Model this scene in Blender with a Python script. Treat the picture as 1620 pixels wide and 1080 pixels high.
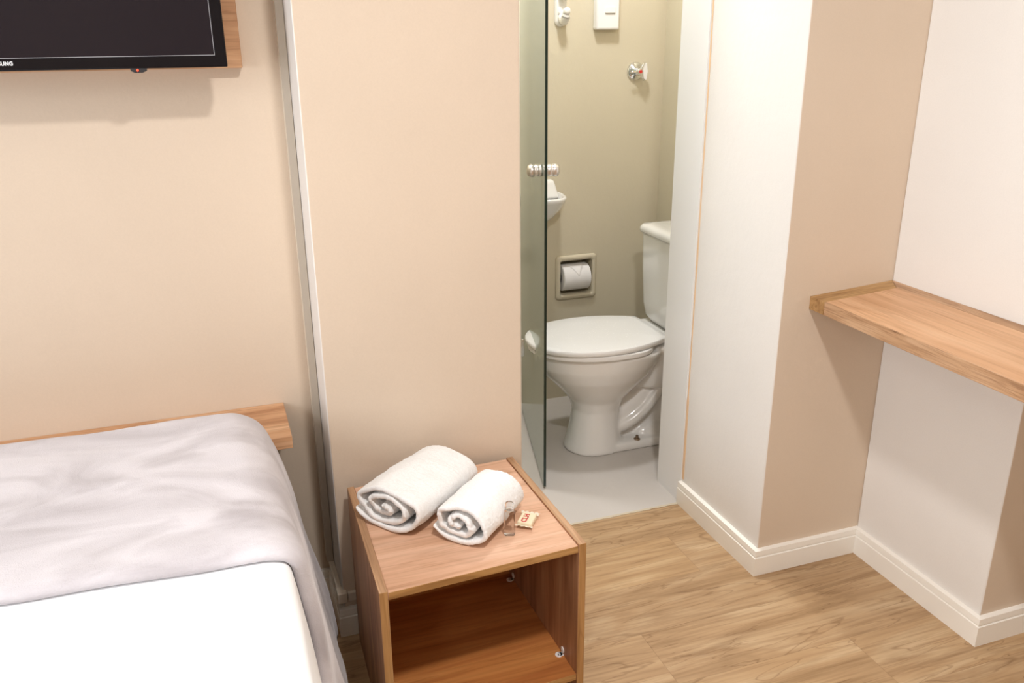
import bpy, bmesh, math, random
from mathutils import Vector, Matrix, noise

random.seed(4)
for o in list(bpy.data.objects): bpy.data.objects.remove(o)
SC = bpy.context.scene
COL = SC.collection
PI = math.pi

# ------------------------------------------------------------------ camera
YAW, PITCH, ROLL = math.radians(19.2403), math.radians(19.6145), math.radians(-0.5654)
EYE = Vector((0, 0, 1.4))
fwd = Vector((math.sin(YAW)*math.cos(PITCH), math.cos(YAW)*math.cos(PITCH), -math.sin(PITCH)))
rt0 = Vector((math.cos(YAW), -math.sin(YAW), 0)); up0 = rt0.cross(fwd)
rt = rt0*math.cos(ROLL) + up0*math.sin(ROLL); up = up0*math.cos(ROLL) - rt0*math.sin(ROLL)
cd = bpy.data.cameras.new('camera'); cam = bpy.data.objects.new('camera', cd); COL.objects.link(cam)
cd.sensor_width = 36; cd.lens = 1362.5/1620*36; cd.clip_start = 0.02
M3 = Matrix((rt, up, -fwd)).transposed()
cam.matrix_world = Matrix.Translation(EYE) @ M3.to_4x4()
SC.camera = cam

# ------------------------------------------------------------------ light and exposure
SC.view_settings.view_transform = 'Standard'
SC.view_settings.look = 'None'
SC.view_settings.gamma = 1.0
SC.view_settings.use_curve_mapping = False
SC.view_settings.exposure = 0.0
w = bpy.data.worlds.new('world'); SC.world = w; w.use_nodes = True
bg = w.node_tree.nodes['Background']
bg.inputs[0].default_value = (0.80, 0.88, 1.0, 1); bg.inputs[1].default_value = 2.0

def area(name, loc, rot, size, energy, color, shape='DISK', size_y=None):
    l = bpy.data.lights.new(name, 'AREA'); l.shape = shape; l.size = size
    if size_y: l.size_y = size_y
    l.energy = energy; l.color = color
    o = bpy.data.objects.new(name, l); o.location = loc; o.rotation_euler = rot; COL.objects.link(o)
    return o
LAMP_MAIN = (0.46, 0.42, 2.40)
LAMP_FILL = (-1.1, -1.0, 2.40)  # added lamp, fills the bedroom from behind the view
LAMP_BATH = (1.14, 2.46, 2.28)
LAMP_BATH_EXTRA = (0.62, 2.56, 2.28)  # second bathroom lamp, added to light the left side of the glass
area('main_lamp_light', (LAMP_MAIN[0], LAMP_MAIN[1], LAMP_MAIN[2]-0.045), (0, 0, 0), 0.16, 27, (1, .985, .975))
area('back_fill_light', (LAMP_FILL[0], LAMP_FILL[1], LAMP_FILL[2]-0.045), (0, 0, 0), 0.16, 8, (1, .97, .93))
area('bath_lamp_light', (LAMP_BATH[0], LAMP_BATH[1], LAMP_BATH[2]-0.045), (0, 0, 0), 0.16, 11.0, (.95, .97, 1))
area('bath_extra_light', (LAMP_BATH_EXTRA[0], LAMP_BATH_EXTRA[1], LAMP_BATH_EXTRA[2]-0.045), (0, 0, 0), 0.16, 11, (.93, .97, 1))
area('window_fill_light', (-1.95, 0.35, 1.55), (0, -PI/2, 0), 1.05, 40, (.88, .94, 1.0), 'RECTANGLE', 1.15)  # cool fill from the left, set at the added window

# ------------------------------------------------------------------ materials
def newmat(name):
    m = bpy.data.materials.new(name); m.use_nodes = True
    nt = m.node_tree; return m, nt, nt.nodes['Principled BSDF']
def N(nt, t, **kw):
    n = nt.nodes.new(t)
    for k, v in kw.items(): setattr(n, k, v)
    return n
def L(nt, a, b): nt.links.new(a, b)
def mapping(nt, scale=(1, 1, 1), rot=(0, 0, 0), src=None):
    tc = N(nt, 'ShaderNodeTexCoord'); mp = N(nt, 'ShaderNodeMapping')
    mp.inputs['Scale'].default_value = scale; mp.inputs['Rotation'].default_value = rot
    L(nt, src or tc.outputs['Object'], mp.inputs['Vector']); return mp
def ramp(nt, fac, stops):
    r = N(nt, 'ShaderNodeValToRGB'); L(nt, fac, r.inputs['Fac'])
    e = r.color_ramp.elements
    while len(e) < len(stops): e.new(0.5)
    for i, (p, c) in enumerate(stops):
        e[i].position = p; e[i].color = (*c, 1)
    return r
def add_bump(nt, b, fac, strength, dist):
    bp = N(nt, 'ShaderNodeBump'); bp.inputs['Strength'].default_value = strength; bp.inputs['Distance'].default_value = dist
    L(nt, fac, bp.inputs['Height']); L(nt, bp.outputs['Normal'], b.inputs['Normal']); return bp
def S(r, g, b):   # sRGB 0-255 to linear
    f = lambda c: (c/255/12.92) if c/255 <= .04045 else ((c/255+.055)/1.055)**2.4
    return (f(r), f(g), f(b))

def plain(name, col, rough=.5, metal=0, spec=.5, coat=0, bump=0, bscale=200):
    m, nt, b = newmat(name)
    b.inputs['Base Color'].default_value = (*col, 1); b.inputs['Roughness'].default_value = rough
    b.inputs['Metallic'].default_value = metal; b.inputs['Specular IOR Level'].default_value = spec
    b.inputs['Coat Weight'].default_value = coat
    mp = mapping(nt); n = N(nt, 'ShaderNodeTexNoise'); n.inputs['Scale'].default_value = bscale; n.inputs['Detail'].default_value = 4
    L(nt, mp.outputs[0], n.inputs['Vector'])
    mx = N(nt, 'ShaderNodeMapRange'); mx.inputs['To Min'].default_value = max(0, rough-.04); mx.inputs['To Max'].default_value = min(1, rough+.04)
    L(nt, n.outputs['Fac'], mx.inputs['Value']); L(nt, mx.outputs[0], b.inputs['Roughness'])
    if bump: add_bump(nt, b, n.outputs['Fac'], bump, .002)
    return m

def paint(name, col, rough=.62):
    m, nt, b = newmat(name); mp = mapping(nt)
    big = N(nt, 'ShaderNodeTexNoise'); big.inputs['Scale'].default_value = 2.3; big.inputs['Detail'].default_value = 3
    L(nt, mp.outputs[0], big.inputs['Vector'])
    c = ramp(nt, big.outputs['Fac'], [(.3, tuple(x*.965 for x in col)), (.7, tuple(min(1, x*1.02) for x in col))])
    fine = N(nt, 'ShaderNodeTexNoise'); fine.inputs['Scale'].default_value = 320; fine.inputs['Detail'].default_value = 3
    L(nt, mp.outputs[0], fine.inputs['Vector'])
    mix = N(nt, 'ShaderNodeMixRGB', blend_type='MULTIPLY'); mix.inputs[0].default_value = .22
    fr = ramp(nt, fine.outputs['Fac'], [(.3, (.86, .86, .86)), (.7, (1, 1, 1))])
    L(nt, c.outputs[0], mix.inputs[1]); L(nt, fr.outputs[0], mix.inputs[2]); L(nt, mix.outputs[0], b.inputs['Base Color'])
    b.inputs['Roughness'].default_value = rough; b.inputs['Specular IOR Level'].default_value = .3
    mid = N(nt, 'ShaderNodeTexNoise'); mid.inputs['Scale'].default_value = 38; mid.inputs['Detail'].default_value = 6
    L(nt, mp.outputs[0], mid.inputs['Vector']); add_bump(nt, b, mid.outputs['Fac'], .18, .004)
    return m

def wood(name, cols, axis=0, scale=1.0, rough=.45, contrast=1.0):
    """laminate grain running along one object axis"""
    m, nt, b = newmat(name)
    sc = [9*scale]*3; sc[axis] = .9*scale
    mp = mapping(nt, tuple(sc))
    n1 = N(nt, 'ShaderNodeTexNoise'); n1.inputs['Scale'].default_value = 2.2; n1.inputs['Detail'].default_value = 5; n1.inputs['Distortion'].default_value = 1.1
    L(nt, mp.outputs[0], n1.inputs['Vector'])
    sc2 = [150*scale]*3; sc2[axis] = 4*scale
    mp2 = mapping(nt, tuple(sc2)); n2 = N(nt, 'ShaderNodeTexNoise'); n2.inputs['Scale'].default_value = 1.0; n2.inputs['Detail'].default_value = 6
    L(nt, mp2.outputs[0], n2.inputs['Vector'])
    r1 = ramp(nt, n1.outputs['Fac'], [(.30, cols[0]), (.50, cols[1]), (.72, cols[2])])
    r2 = ramp(nt, n2.outputs['Fac'], [(.34, (.74, .70, .66)), (.52, (1, 1, 1))])
    mix = N(nt, 'ShaderNodeMixRGB', blend_type='MULTIPLY'); mix.inputs[0].default_value = .7*contrast
    L(nt, r1.outputs[0], mix.inputs[1]); L(nt, r2.outputs[0], mix.inputs[2])
    # sparse dark cathedral lines
    sc3 = [22*scale]*3; sc3[axis] = 1.3*scale
    mp3 = mapping(nt, tuple(sc3)); n3 = N(nt, 'ShaderNodeTexNoise'); n3.inputs['Scale'].default_value = 1.3; n3.inputs['Detail'].default_value = 2; n3.inputs['Distortion'].default_value = .6
    L(nt, mp3.outputs[0], n3.inputs['Vector'])
    r3 = ramp(nt, n3.outputs['Fac'], [(.475, (1, 1, 1)), (.497, (.68, .60, .54)), (.52, (1, 1, 1))])
    mix2 = N(nt, 'ShaderNodeMixRGB', blend_type='MULTIPLY'); mix2.inputs[0].default_value = .55*contrast
    L(nt, mix.outputs[0], mix2.inputs[1]); L(nt, r3.outputs[0], mix2.inputs[2]); L(nt, mix2.outputs[0], b.inputs['Base Color'])
    b.inputs['Roughness'].default_value = rough; b.inputs['Specular IOR Level'].default_value = .35
    add_bump(nt, b, n2.outputs['Fac'], .12, .001)
    return m

def floor_mat():
    m, nt, b = newmat('oak_vinyl_planks'); W = .184; LEN = 1.22
    tc = N(nt, 'ShaderNodeTexCoord'); sep = N(nt, 'ShaderNodeSeparateXYZ'); L(nt, tc.outputs['Object'], sep.inputs[0])
    def math_(op, a, bv=None):
        n = N(nt, 'ShaderNodeMath', operation=op)
        for i, v in enumerate((a, bv)):
            if v is None: continue
            if isinstance(v, (int, float)): n.inputs[i].default_value = v
            else: L(nt, v, n.inputs[i])
        return n.outputs[0]
    yy = math_('DIVIDE', math_('ADD', sep.outputs['Y'], -1.744+W*40), W)
    row = math_('FLOOR', yy); fy = math_('FRACT', yy)
    # each row shifts by a fixed step; rows 39..41 sit where the photo's joints are
    sh = math_('MULTIPLY', row, .386)
    shf = math_('ADD', math_('FRACT', sh), 0)
    xx = math_('ADD', math_('DIVIDE', math_('ADD', sep.outputs['X'], -1.153+LEN*20), LEN), math_('SUBTRACT', shf, (40*.386) % 1))
    colm = math_('FLOOR', xx); fx = math_('FRACT', xx)
    cmb = N(nt, 'ShaderNodeCombineXYZ'); L(nt, row, cmb.inputs[0]); L(nt, colm, cmb.inputs[1])
    wn = N(nt, 'ShaderNodeTexWhiteNoise', noise_dimensions='3D'); L(nt, cmb.outputs[0], wn.inputs['Vector'])
    # grain coordinates, offset per plank
    off = N(nt, 'ShaderNodeVectorMath', operation='SCALE'); L(nt, wn.outputs['Color'], off.inputs[0]); off.inputs['Scale'].default_value = 30
    add = N(nt, 'ShaderNodeVectorMath', operation='ADD'); L(nt, tc.outputs['Object'], add.inputs[0]); L(nt, off.outputs[0], add.inputs[1])
    def grain(sx, sy, scale, det, dist):
        mp = N(nt, 'ShaderNodeMapping'); mp.inputs['Scale'].default_value = (sx, sy, 1); L(nt, add.outputs[0], mp.inputs['Vector'])
        n = N(nt, 'ShaderNodeTexNoise'); n.inputs['Scale'].default_value = scale; n.inputs['Detail'].default_value = det; n.inputs['Distortion'].default_value = dist
        L(nt, mp.outputs[0], n.inputs['Vector']); return n.outputs['Fac']
    g1 = grain(1.1, 7, 1.5, 5, 1.6); g2 = grain(6, 130, 1, 5, .3); g3 = grain(1.1, 9, 1.0, 3, 2.2); g4 = grain(1.9, 26, 1.0, 6, 1.2)
    base = ramp(nt, g1, [(.25, S(164, 132, 96)), (.48, S(188, 155, 117)), (.72, S(206, 178, 142))])
    fine = ramp(nt, g2, [(.32, (.76, .72, .68)), (.55, (1, 1, 1))])
    veins = ramp(nt, g3, [(.482, (1, 1, 1)), (.497, (.50, .42, .34)), (.507, (1, 1, 1))])
    smoke = ramp(nt, g4, [(.30, (.62, .55, .47)), (.46, (1, 1, 1))])
    cur = base.outputs[0]
    for n_, f_ in ((fine, .85), (veins, .6), (smoke, .6)):
        mx = N(nt, 'ShaderNodeMixRGB', blend_type='MULTIPLY'); mx.inputs[0].default_value = f_
        L(nt, cur, mx.inputs[1]); L(nt, n_.outputs[0], mx.inputs[2]); cur = mx.outputs[0]
    tint = ramp(nt, wn.outputs['Value'], [(0, (.90, .88, .86)), (.5, (1, 1, 1)), (1, (1.0, .97, .90))])
    mx = N(nt, 'ShaderNodeMixRGB', blend_type='MULTIPLY'); mx.inputs[0].default_value = 1
    L(nt, cur, mx.inputs[1]); L(nt, tint.outputs[0], mx.inputs[2]); cur = mx.outputs[0]
    # seams
    sy = math_('LESS_THAN', fy, .008); sx = math_('LESS_THAN', fx, .0012); se = math_('MAXIMUM', sy, sx)
    mx = N(nt, 'ShaderNodeMixRGB', blend_type='MULTIPLY'); L(nt, math_('MULTIPLY', se, .35), mx.inputs[0])
    L(nt, cur, mx.inputs[1]); mx.inputs[2].default_value = (.35, .26, .18, 1)
    L(nt, mx.outputs[0], b.inputs['Base Color'])
    b.inputs['Roughness'].default_value = .42; b.inputs['Specular IOR Level'].default_value = .35
    add_bump(nt, b, g2, .10, .001)
    return m

def cloth(name, c1, c2, scale=3.0, sheen=.5, bs=900, bstr=.5, bd=.002, rough=.95, stretch=(1, 1, 1)):
    m, nt, b = newmat(name); mp = mapping(nt, stretch)
    n = N(nt, 'ShaderNodeTexNoise'); n.inputs['Scale'].default_value = scale; n.inputs['Detail'].default_value = 6; n.inputs['Distortion'].default_value = 1.0
    L(nt, mp.outputs[0], n.inputs['Vector']); r = ramp(nt, n.outputs['Fac'], [(.33, c1), (.62, c2)])
    L(nt, r.outputs[0], b.inputs['Base Color']); b.inputs['Roughness'].default_value = rough
    b.inputs['Sheen Weight'].default_value = sheen; b.inputs['Sheen Roughness'].default_value = .4; b.inputs['Specular IOR Level'].default_value = .15
    f = N(nt, 'ShaderNodeTexNoise'); f.inputs['Scale'].default_value = bs; f.inputs['Detail'].default_value = 3
    mp2 = mapping(nt); L(nt, mp2.outputs[0], f.inputs['Vector']); add_bump(nt, b, f.outputs['Fac'], bstr, bd)
    return m

BEIGE = paint('beige_wall_paint', S(220, 201, 180))
WHITE_P = paint('off_white_wall_paint', S(236, 231, 225))
OLIVE = paint('sage_bathroom_paint', S(214, 204, 180))
CEIL = paint('ceiling_paint', S(228, 224, 218))
SKIRT = plain('white_skirting', S(248, 243, 234), .38, bump=.05)
GROOVE = plain('skirting_groove', S(196, 184, 168), .6)
CAULK = plain('cracked_sealant', S(236, 200, 162), .8, bump=.4, bscale=120)
BFLOOR = paint('pale_bathroom_floor', S(206, 199, 192), .35)
FLOOR = floor_mat()
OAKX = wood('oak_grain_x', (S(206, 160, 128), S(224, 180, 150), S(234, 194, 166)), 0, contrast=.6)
OAKW = wood('oak_grain_wall_boards', (S(182, 132, 94), S(208, 160, 120), S(224, 182, 144)), 0, 1.3)
OAKY = wood('oak_grain_y', (S(200, 152, 112), S(216, 170, 130), S(226, 184, 146)), 1, .9, contrast=.75)
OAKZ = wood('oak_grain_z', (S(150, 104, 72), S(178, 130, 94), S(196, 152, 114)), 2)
EDGE = wood('oak_edge_band', (S(150, 106, 62), S(184, 138, 84), S(202, 158, 104)), 0, 1.3, .5)
EDGEY = wood('oak_edge_band_y', (S(150, 112, 82), S(190, 150, 114), S(210, 172, 138)), 1, 1.3, .5, 1.2)
EDGEF = wood('oak_front_edging', (S(146, 108, 80), S(188, 148, 112), S(206, 168, 134)), 1, 2.2, .5, 1.45)
EDGEZ = wood('oak_edge_band_z', (S(160, 116, 70), S(188, 142, 90), S(204, 160, 108)), 2, 1.3, .5)
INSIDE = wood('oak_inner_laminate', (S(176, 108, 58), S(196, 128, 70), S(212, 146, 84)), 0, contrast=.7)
SHEET = cloth('white_sheet', (.93, .93, .93), (.96, .96, .96), 4, .1, 1400, .15, .0006)
FLEECE = cloth('lilac_grey_fleece', S(186, 179, 182), S(222, 217, 221), 4.2, .35, 420, .45, .0022, stretch=(1, 1.7, 1))
TERRY = cloth('white_terry', (.91, .895, .88), (.985, .98, .97), 260, .12, 420, .5, .0022)
MATT = cloth('mattress_ticking', (.7, .7, .68), (.8, .8, .78))
CERAMIC = plain('glazed_ceramic', S(240, 238, 234), .16, coat=.4)
CERAMIC_B = plain('beige_ceramic', S(214, 204, 180), .25, coat=.3)
PLASTIC = plain('white_plastic', S(242, 240, 238), .32)
SEATP = plain('seat_plastic', S(246, 245, 243), .26)
CHROME = plain('chrome', (.85, .85, .85), .12, 1)
NICKEL = plain('brushed_nickel', (.78, .74, .71), .33, 1)
BRONZE = plain('dull_bronze', (.32, .24, .17), .35, 1)
RED = plain('red_plastic', (.65, .03, .03), .3)
DUCT = plain('duct_plastic', S(226, 214, 196), .42)
PAPER = cloth('toilet_paper', (.86, .84, .83), (.90, .88, .87), 8, .1, 700, .3, .001)
CARD = plain('cardboard', S(150, 120, 92), .9)
TVB = plain('tv_gloss_black', (.006, .005, .007), .12, spec=.22)
SCREEN = plain('tv_screen', (.010, .007, .012), .18, spec=.35)
TVLINE = plain('tv_screen_edge', (.30, .30, .32), .4)
DARKP = plain('dark_plastic', (.02, .02, .022), .5)
LOGO = plain('logo_silver', (.80, .80, .82), .4)
SOAPC = plain('soap_cream', S(238, 222, 190), .5)
RUST = plain('red_print', S(196, 60, 60), .6)
GREYP = plain('grey_print', S(150, 140, 130), .6)
FRAME = plain('window_frame_white', S(240, 240, 238), .4)

def glass(name, col, rough=0.0, ior=1.45):
    m, nt, b = newmat(name)
    b.inputs['Base Color'].default_value = (*col, 1); b.inputs['Transmission Weight'].default_value = 1
    b.inputs['Roughness'].default_value = rough; b.inputs['IOR'].default_value = ior
    return m
GLASS_D = bpy.data.materials.new('green_tinted_glass'); GLASS_D.use_nodes = True
nt_ = GLASS_D.node_tree; nt_.nodes.remove(nt_.nodes['Principled BSDF'])
tr_ = N(nt_, 'ShaderNodeBsdfTransparent'); tr_.inputs[0].default_value = (.92, .97, .94, 1)
df_ = N(nt_, 'ShaderNodeBsdfDiffuse'); df_.inputs[0].default_value = (.80, .86, .79, 1)
gl_ = N(nt_, 'ShaderNodeBsdfGlossy'); gl_.inputs['Roughness'].default_value = .09; gl_.inputs[0].default_value = (.93, .97, .95, 1)
m1_ = N(nt_, 'ShaderNodeMixShader'); m1_.inputs[0].default_value = .36; L(nt_, tr_.outputs[0], m1_.inputs[1]); L(nt_, df_.outputs[0], m1_.inputs[2])
fr_ = N(nt_, 'ShaderNodeFresnel'); fr_.inputs['IOR'].default_value = 1.5
m2_ = N(nt_, 'ShaderNodeMixShader'); L(nt_, fr_.outputs[0], m2_.inputs[0]); L(nt_, m1_.outputs[0], m2_.inputs[1]); L(nt_, gl_.outputs[0], m2_.inputs[2])
L(nt_, m2_.outputs[0], nt_.nodes['Material Output'].inputs['Surface'])
GLASS_B = glass('clear_bottle_plastic', (.98, .98, .98), .02, 1.18)
GLASS_C = glass('clear_wrapper', (.98, .96, .92), .12, 1.2)
GLASS_W = glass('window_glass', (1, 1, 1), 0, 1.45)
GEDGE = plain('green_glass_edge', S(22, 44, 38), .15)
EM, nt_, b_ = newmat('lamp_diffuser'); b_.inputs['Emission Color'].default_value = (1, .95, .88, 1); b_.inputs['Emission Strength'].default_value = 4
LED, nt_, b_ = newmat('red_led'); b_.inputs['Base Color'].default_value = (.8, .02, .01, 1); b_.inputs['Emission Color'].default_value = (1, .06, .02, 1); b_.inputs['Emission Strength'].default_value = 2.5

# ------------------------------------------------------------------ helpers
def link(name, bm, mat, parent=None, smooth=False, bevel=0, seg=2):
    me = bpy.data.meshes.new(name); bm.normal_update(); bm.to_mesh(me); bm.free()
    o = bpy.data.objects.new(name, me); COL.objects.link(o)
    for mm in (mat if isinstance(mat, (list, tuple)) else [mat]): me.materials.append(mm)
    if smooth:
        for p in me.polygons: p.use_smooth = True
    if bevel:
        b = o.modifiers.new('bevel', 'BEVEL'); b.width = bevel; b.segments = seg; b.limit_method = 'ANGLE'; b.angle_limit = math.radians(40)
        b.harden_normals = False
        for p in me.polygons: p.use_smooth = True
        try:
            me.set_sharp_from_angle(angle=math.radians(50))
        except Exception: pass
    if parent:
        o.parent = parent; o.matrix_parent_inverse = parent.matrix_world.inverted()
    return o
def box(bm, a, b, mi=0):
    (x0, y0, z0), (x1, y1, z1) = a, b
    v = [bm.verts.new(p) for p in ((x0,y0,z0),(x1,y0,z0),(x1,y1,z0),(x0,y1,z0),(x0,y0,z1),(x1,y0,z1),(x1,y1,z1),(x0,y1,z1))]
    for f in ((3,2,1,0),(4,5,6,7),(0,1,5,4),(1,2,6,5),(2,3,7,6),(3,0,4,7)):
        fc = bm.faces.new([v[i] for i in f]); fc.material_index = mi
    return v
def B(*ab, mi=0):
    bm = bmesh.new()
    for i in range(0, len(ab), 2): box(bm, ab[i], ab[i+1], mi)
    return bm
def prism(bm, poly, z0, z1):
    """poly: (x,y) counter-clockwise; z0/z1 numbers or functions of (x,y)"""
    g = lambda z, p: z(*p) if callable(z) else z
    lo = [bm.verts.new((p[0], p[1], g(z0, p))) for p in poly]; hi = [bm.verts.new((p[0], p[1], g(z1, p))) for p in poly]
    n = len(poly); bm.faces.new(lo[::-1]); bm.faces.new(hi)
    for i in range(n): bm.faces.new((lo[i], lo[(i+1) % n], hi[(i+1) % n], hi[i]))
def loft(bm, rings, cap=True, closed=False):
    vs = [[bm.verts.new(p) for p in r] for r in rings]; n = len(vs[0])
    m = len(vs)
    for i in range(m-1 if not closed else m):
        a, b = vs[i], vs[(i+1) % m]
        for j in range(n): bm.faces.new((a[j], a[(j+1) % n], b[(j+1) % n], b[j]))
    if cap and not closed:
        bm.faces.new(vs[0][::-1]); bm.faces.new(vs[-1])
    return vs
def lathe(bm, prof, mat4=None, n=32):
    """prof: (radius, height) list around local z"""
    rings = [[Vector((max(r, 1e-5)*math.cos(2*PI*k/n), max(r, 1e-5)*math.sin(2*PI*k/n), h)) for k in range(n)] for r, h in prof]
    if mat4: rings = [[mat4 @ p for p in r] for r in rings]
    return loft(bm, rings)
def tube(bm, pts, rad, n=12):
    pts = [Vector(p) for p in pts]; rings = []
    for i, p in enumerate(pts):
        d = (pts[min(i+1, len(pts)-1)] - pts[max(i-1, 0)]).normalized()
        a = Vector((0, 0, 1)) if abs(d.z) < .9 else Vector((1, 0, 0))
        u = d.cross(a).normalized(); v = d.cross(u)
        r = rad[i] if isinstance(rad, (list, tuple)) else rad
        rings.append([p + u*r*math.cos(2*PI*k/n) + v*r*math.sin(2*PI*k/n) for k in range(n)])
    return loft(bm, rings)
def dirmat(loc, zdir, xdir=None):
    z = Vector(zdir).normalized(); a = Vector(xdir) if xdir else (Vector((0, 0, 1)) if abs(z.z) < .9 else Vector((1, 0, 0)))
    y = z.cross(a).normalized(); x = y.cross(z)
    return Matrix.Translation(loc) @ Matrix((x, y, z)).transposed().to_4x4()
def thing(name, label, cat, loc=(0, 0, 0), group=None, kind=None):
    o = bpy.data.objects.new(name, None); COL.objects.link(o); o.location = loc; o.empty_display_size = .05
    o['label'] = label; o['category'] = cat
    if group: o['group'] = group
    if kind: o['kind'] = kind
    bpy.context.view_layer.update(); return o
def struct(name, bm, mat, label=None, cat=None, parent=None, **kw):
    o = link(name, bm, mat, parent, **kw); o['kind'] = 'structure'
    if label: o['label'] = label; o['category'] = cat
    return o
def crom(pts, n):
    """Catmull-Rom resample of a polyline"""
    P = [Vector(p) for p in pts]; out = []
    for i in range(len(P)-1):
        p0, p1, p2, p3 = P[max(i-1, 0)], P[i], P[i+1], P[min(i+2, len(P)-1)]
        for k in range(n):
            t = k/n
            out.append(.5*((2*p1) + (p2-p0)*t + (2*p0-5*p1+4*p2-p3)*t*t + (3*p1-p0-3*p2+p3)*t**3))
    out.append(P[-1]); return out
def text_mesh(name, body, size, mat, parent, M, extrude=.0003, bold=0.0, align='LEFT'):
    c = bpy.data.curves.new(name, 'FONT'); c.body = body; c.size = size; c.extrude = extrude; c.offset = bold; c.align_x = align; c.space_character = 1.0 + bold/size*2.4
    t = bpy.data.objects.new(name+'_tmp', c); COL.objects.link(t)
    me = bpy.data.meshes.new_from_object(t.evaluated_get(bpy.context.evaluated_depsgraph_get()))
    bpy.data.objects.remove(t); me.transform(M); me.name = name
    me.materials.clear(); me.materials.append(mat)
    o = bpy.data.objects.new(name, me); COL.objects.link(o)
    if parent: o.parent = parent; o.matrix_parent_inverse = parent.matrix_world.inverted()
    return o

# ------------------------------------------------------------------ the room
TVY = 2.002; PX0, PX1, PY = .1904, .6594, 1.820         # pillar
DY0, DY1 = 2.088, 2.236                                  # bathroom partition
QX, QY = 1.290, 1.687                                    # pier
RX, RY = 1.622, 1.259                                    # right wall
BY, BX0, BX1 = 3.000, .25, 1.66                          # bathroom back wall / sides
CZ, BCZ = 2.46, 2.33
XL, YB, XR = -2.1, -1.9, 2.6
struct('floor', B((XL, YB, -.1), (XR, DY0, 0)), FLOOR, 'oak vinyl plank floor of the bedroom', 'floor')
struct('floor_bathroom', B((BX0-.1, DY0, -.1), (BX1+.1, BY+.1, 0)), BFLOOR, 'pale seamless floor of the bathroom', 'floor')
bm = bmesh.new(); random.seed(11)
pts = [(PX1 + (QX-PX1)*i/60, DY0 - .004 - .006*abs(noise.noise(Vector((i*.35, 3, 0)))) - .003*random.random()) for i in range(61)]
prism(bm, pts + [(QX, DY0+.003), (PX1, DY0+.003)], .0002, .0016)
struct('trim_1', bm, plain('threshold_filler', S(206, 192, 168), .8, bump=.5, bscale=90), 'rough filler line along the bathroom threshold', 'trim')
struct('ceiling', B((XL, YB, CZ), (XR, DY0, CZ+.1)), CEIL, 'white bedroom ceiling', 'ceiling')
struct('ceiling_bathroom', B((BX0-.1, DY0, BCZ), (BX1+.1, BY+.1, BCZ+.1)), CEIL, 'white bathroom ceiling', 'ceiling')
struct('wall_front', B((XL, TVY, 0), (PX0, TVY+.12, CZ)), BEIGE, 'beige wall behind the television', 'wall')
# pillar: beige front, off-white sides
def two_tone(name, a, b, white_sides=True, label=''):
    bm = bmesh.new(); box(bm, a, b); bm.normal_update()
    for f in bm.faces: f.material_index = 1 if abs(f.normal.x) > .5 else 0
    return struct(name, bm, [BEIGE, WHITE_P], label, 'wall', bevel=.004, seg=3)
two_tone('wall_pillar', (PX0, PY, 0), (PX1, DY1, CZ), label='beige wall pillar between the television wall and bathroom doorway')
two_tone('wall_pier', (QX, QY, 0), (BX1+.1, DY1, CZ), label='wall pier right of the bathroom doorway')
two_tone('wall_right', (RX, RY, 0), (XR, QY, CZ), label='off-white wall above and below the oak desk shelf')
struct('wall_lintel', B((PX1, DY0, 2.12), (QX, DY1, CZ)), BEIGE, 'wall above the bathroom doorway', 'wall')
struct('wall_far_right', B((XR, YB, 0), (XR+.1, QY, CZ)), WHITE_P)
struct('wall_back', B((XL, YB-.1, 0), (XR, YB, CZ)), BEIGE)
# left wall; its unseen window opening is added for cool side fill
WY0, WY1, WZ0, WZ1 = -.25, .95, 1.0, 2.1
struct('wall_left', B((XL-.1, YB, 0), (XL, WY0, CZ), (XL-.1, WY1, 0), (XL, TVY, CZ), (XL-.1, WY0, 0), (XL, WY1, WZ0), (XL-.1, WY0, WZ1), (XL, WY1, CZ)), WHITE_P)
wn_ = bpy.data.objects.new('added_window_1', None); COL.objects.link(wn_); wn_.location = (XL, .35, WZ0); wn_['kind'] = 'structure'; bpy.context.view_layer.update()
link('window_frame', B((XL-.08, WY0, WZ0), (XL-.03, WY0+.04, WZ1), (XL-.08, WY1-.04, WZ0), (XL-.03, WY1, WZ1), (XL-.08, WY0+.04, WZ0), (XL-.03, WY1-.04, WZ0+.04), (XL-.08, WY0+.04, WZ1-.04), (XL-.03, WY1-.04, WZ1), (XL-.08, .33, WZ0+.04), (XL-.03, .37, WZ1-.04)), FRAME, wn_)
# bathroom shell; back wall with the recess for the paper holder
HX0, HX1, HZ0, HZ1 = 1.236, 1.390, .425, .583
struct('wall_bathroom_back', B((BX0-.1, BY, 0), (HX0, BY+.12, BCZ), (HX1, BY, 0), (BX1+.1, BY+.12, BCZ), (HX0, BY, 0), (HX1, BY+.12, HZ0), (HX0, BY, HZ1), (HX1, BY+.12, BCZ)), OLIVE, 'sage beige bathroom back wall', 'wall')
struct('wall_bathroom_left', B((BX0-.1, DY1, 0), (BX0, BY, BCZ)), OLIVE)
struct('wall_bathroom_right', B((BX1, DY1, 0), (BX1+.1, BY, BCZ)), OLIVE)
struct('wall_bathroom_front', B((BX0-.1, DY0, 0), (PX0, DY1, CZ)), OLIVE)

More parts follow.
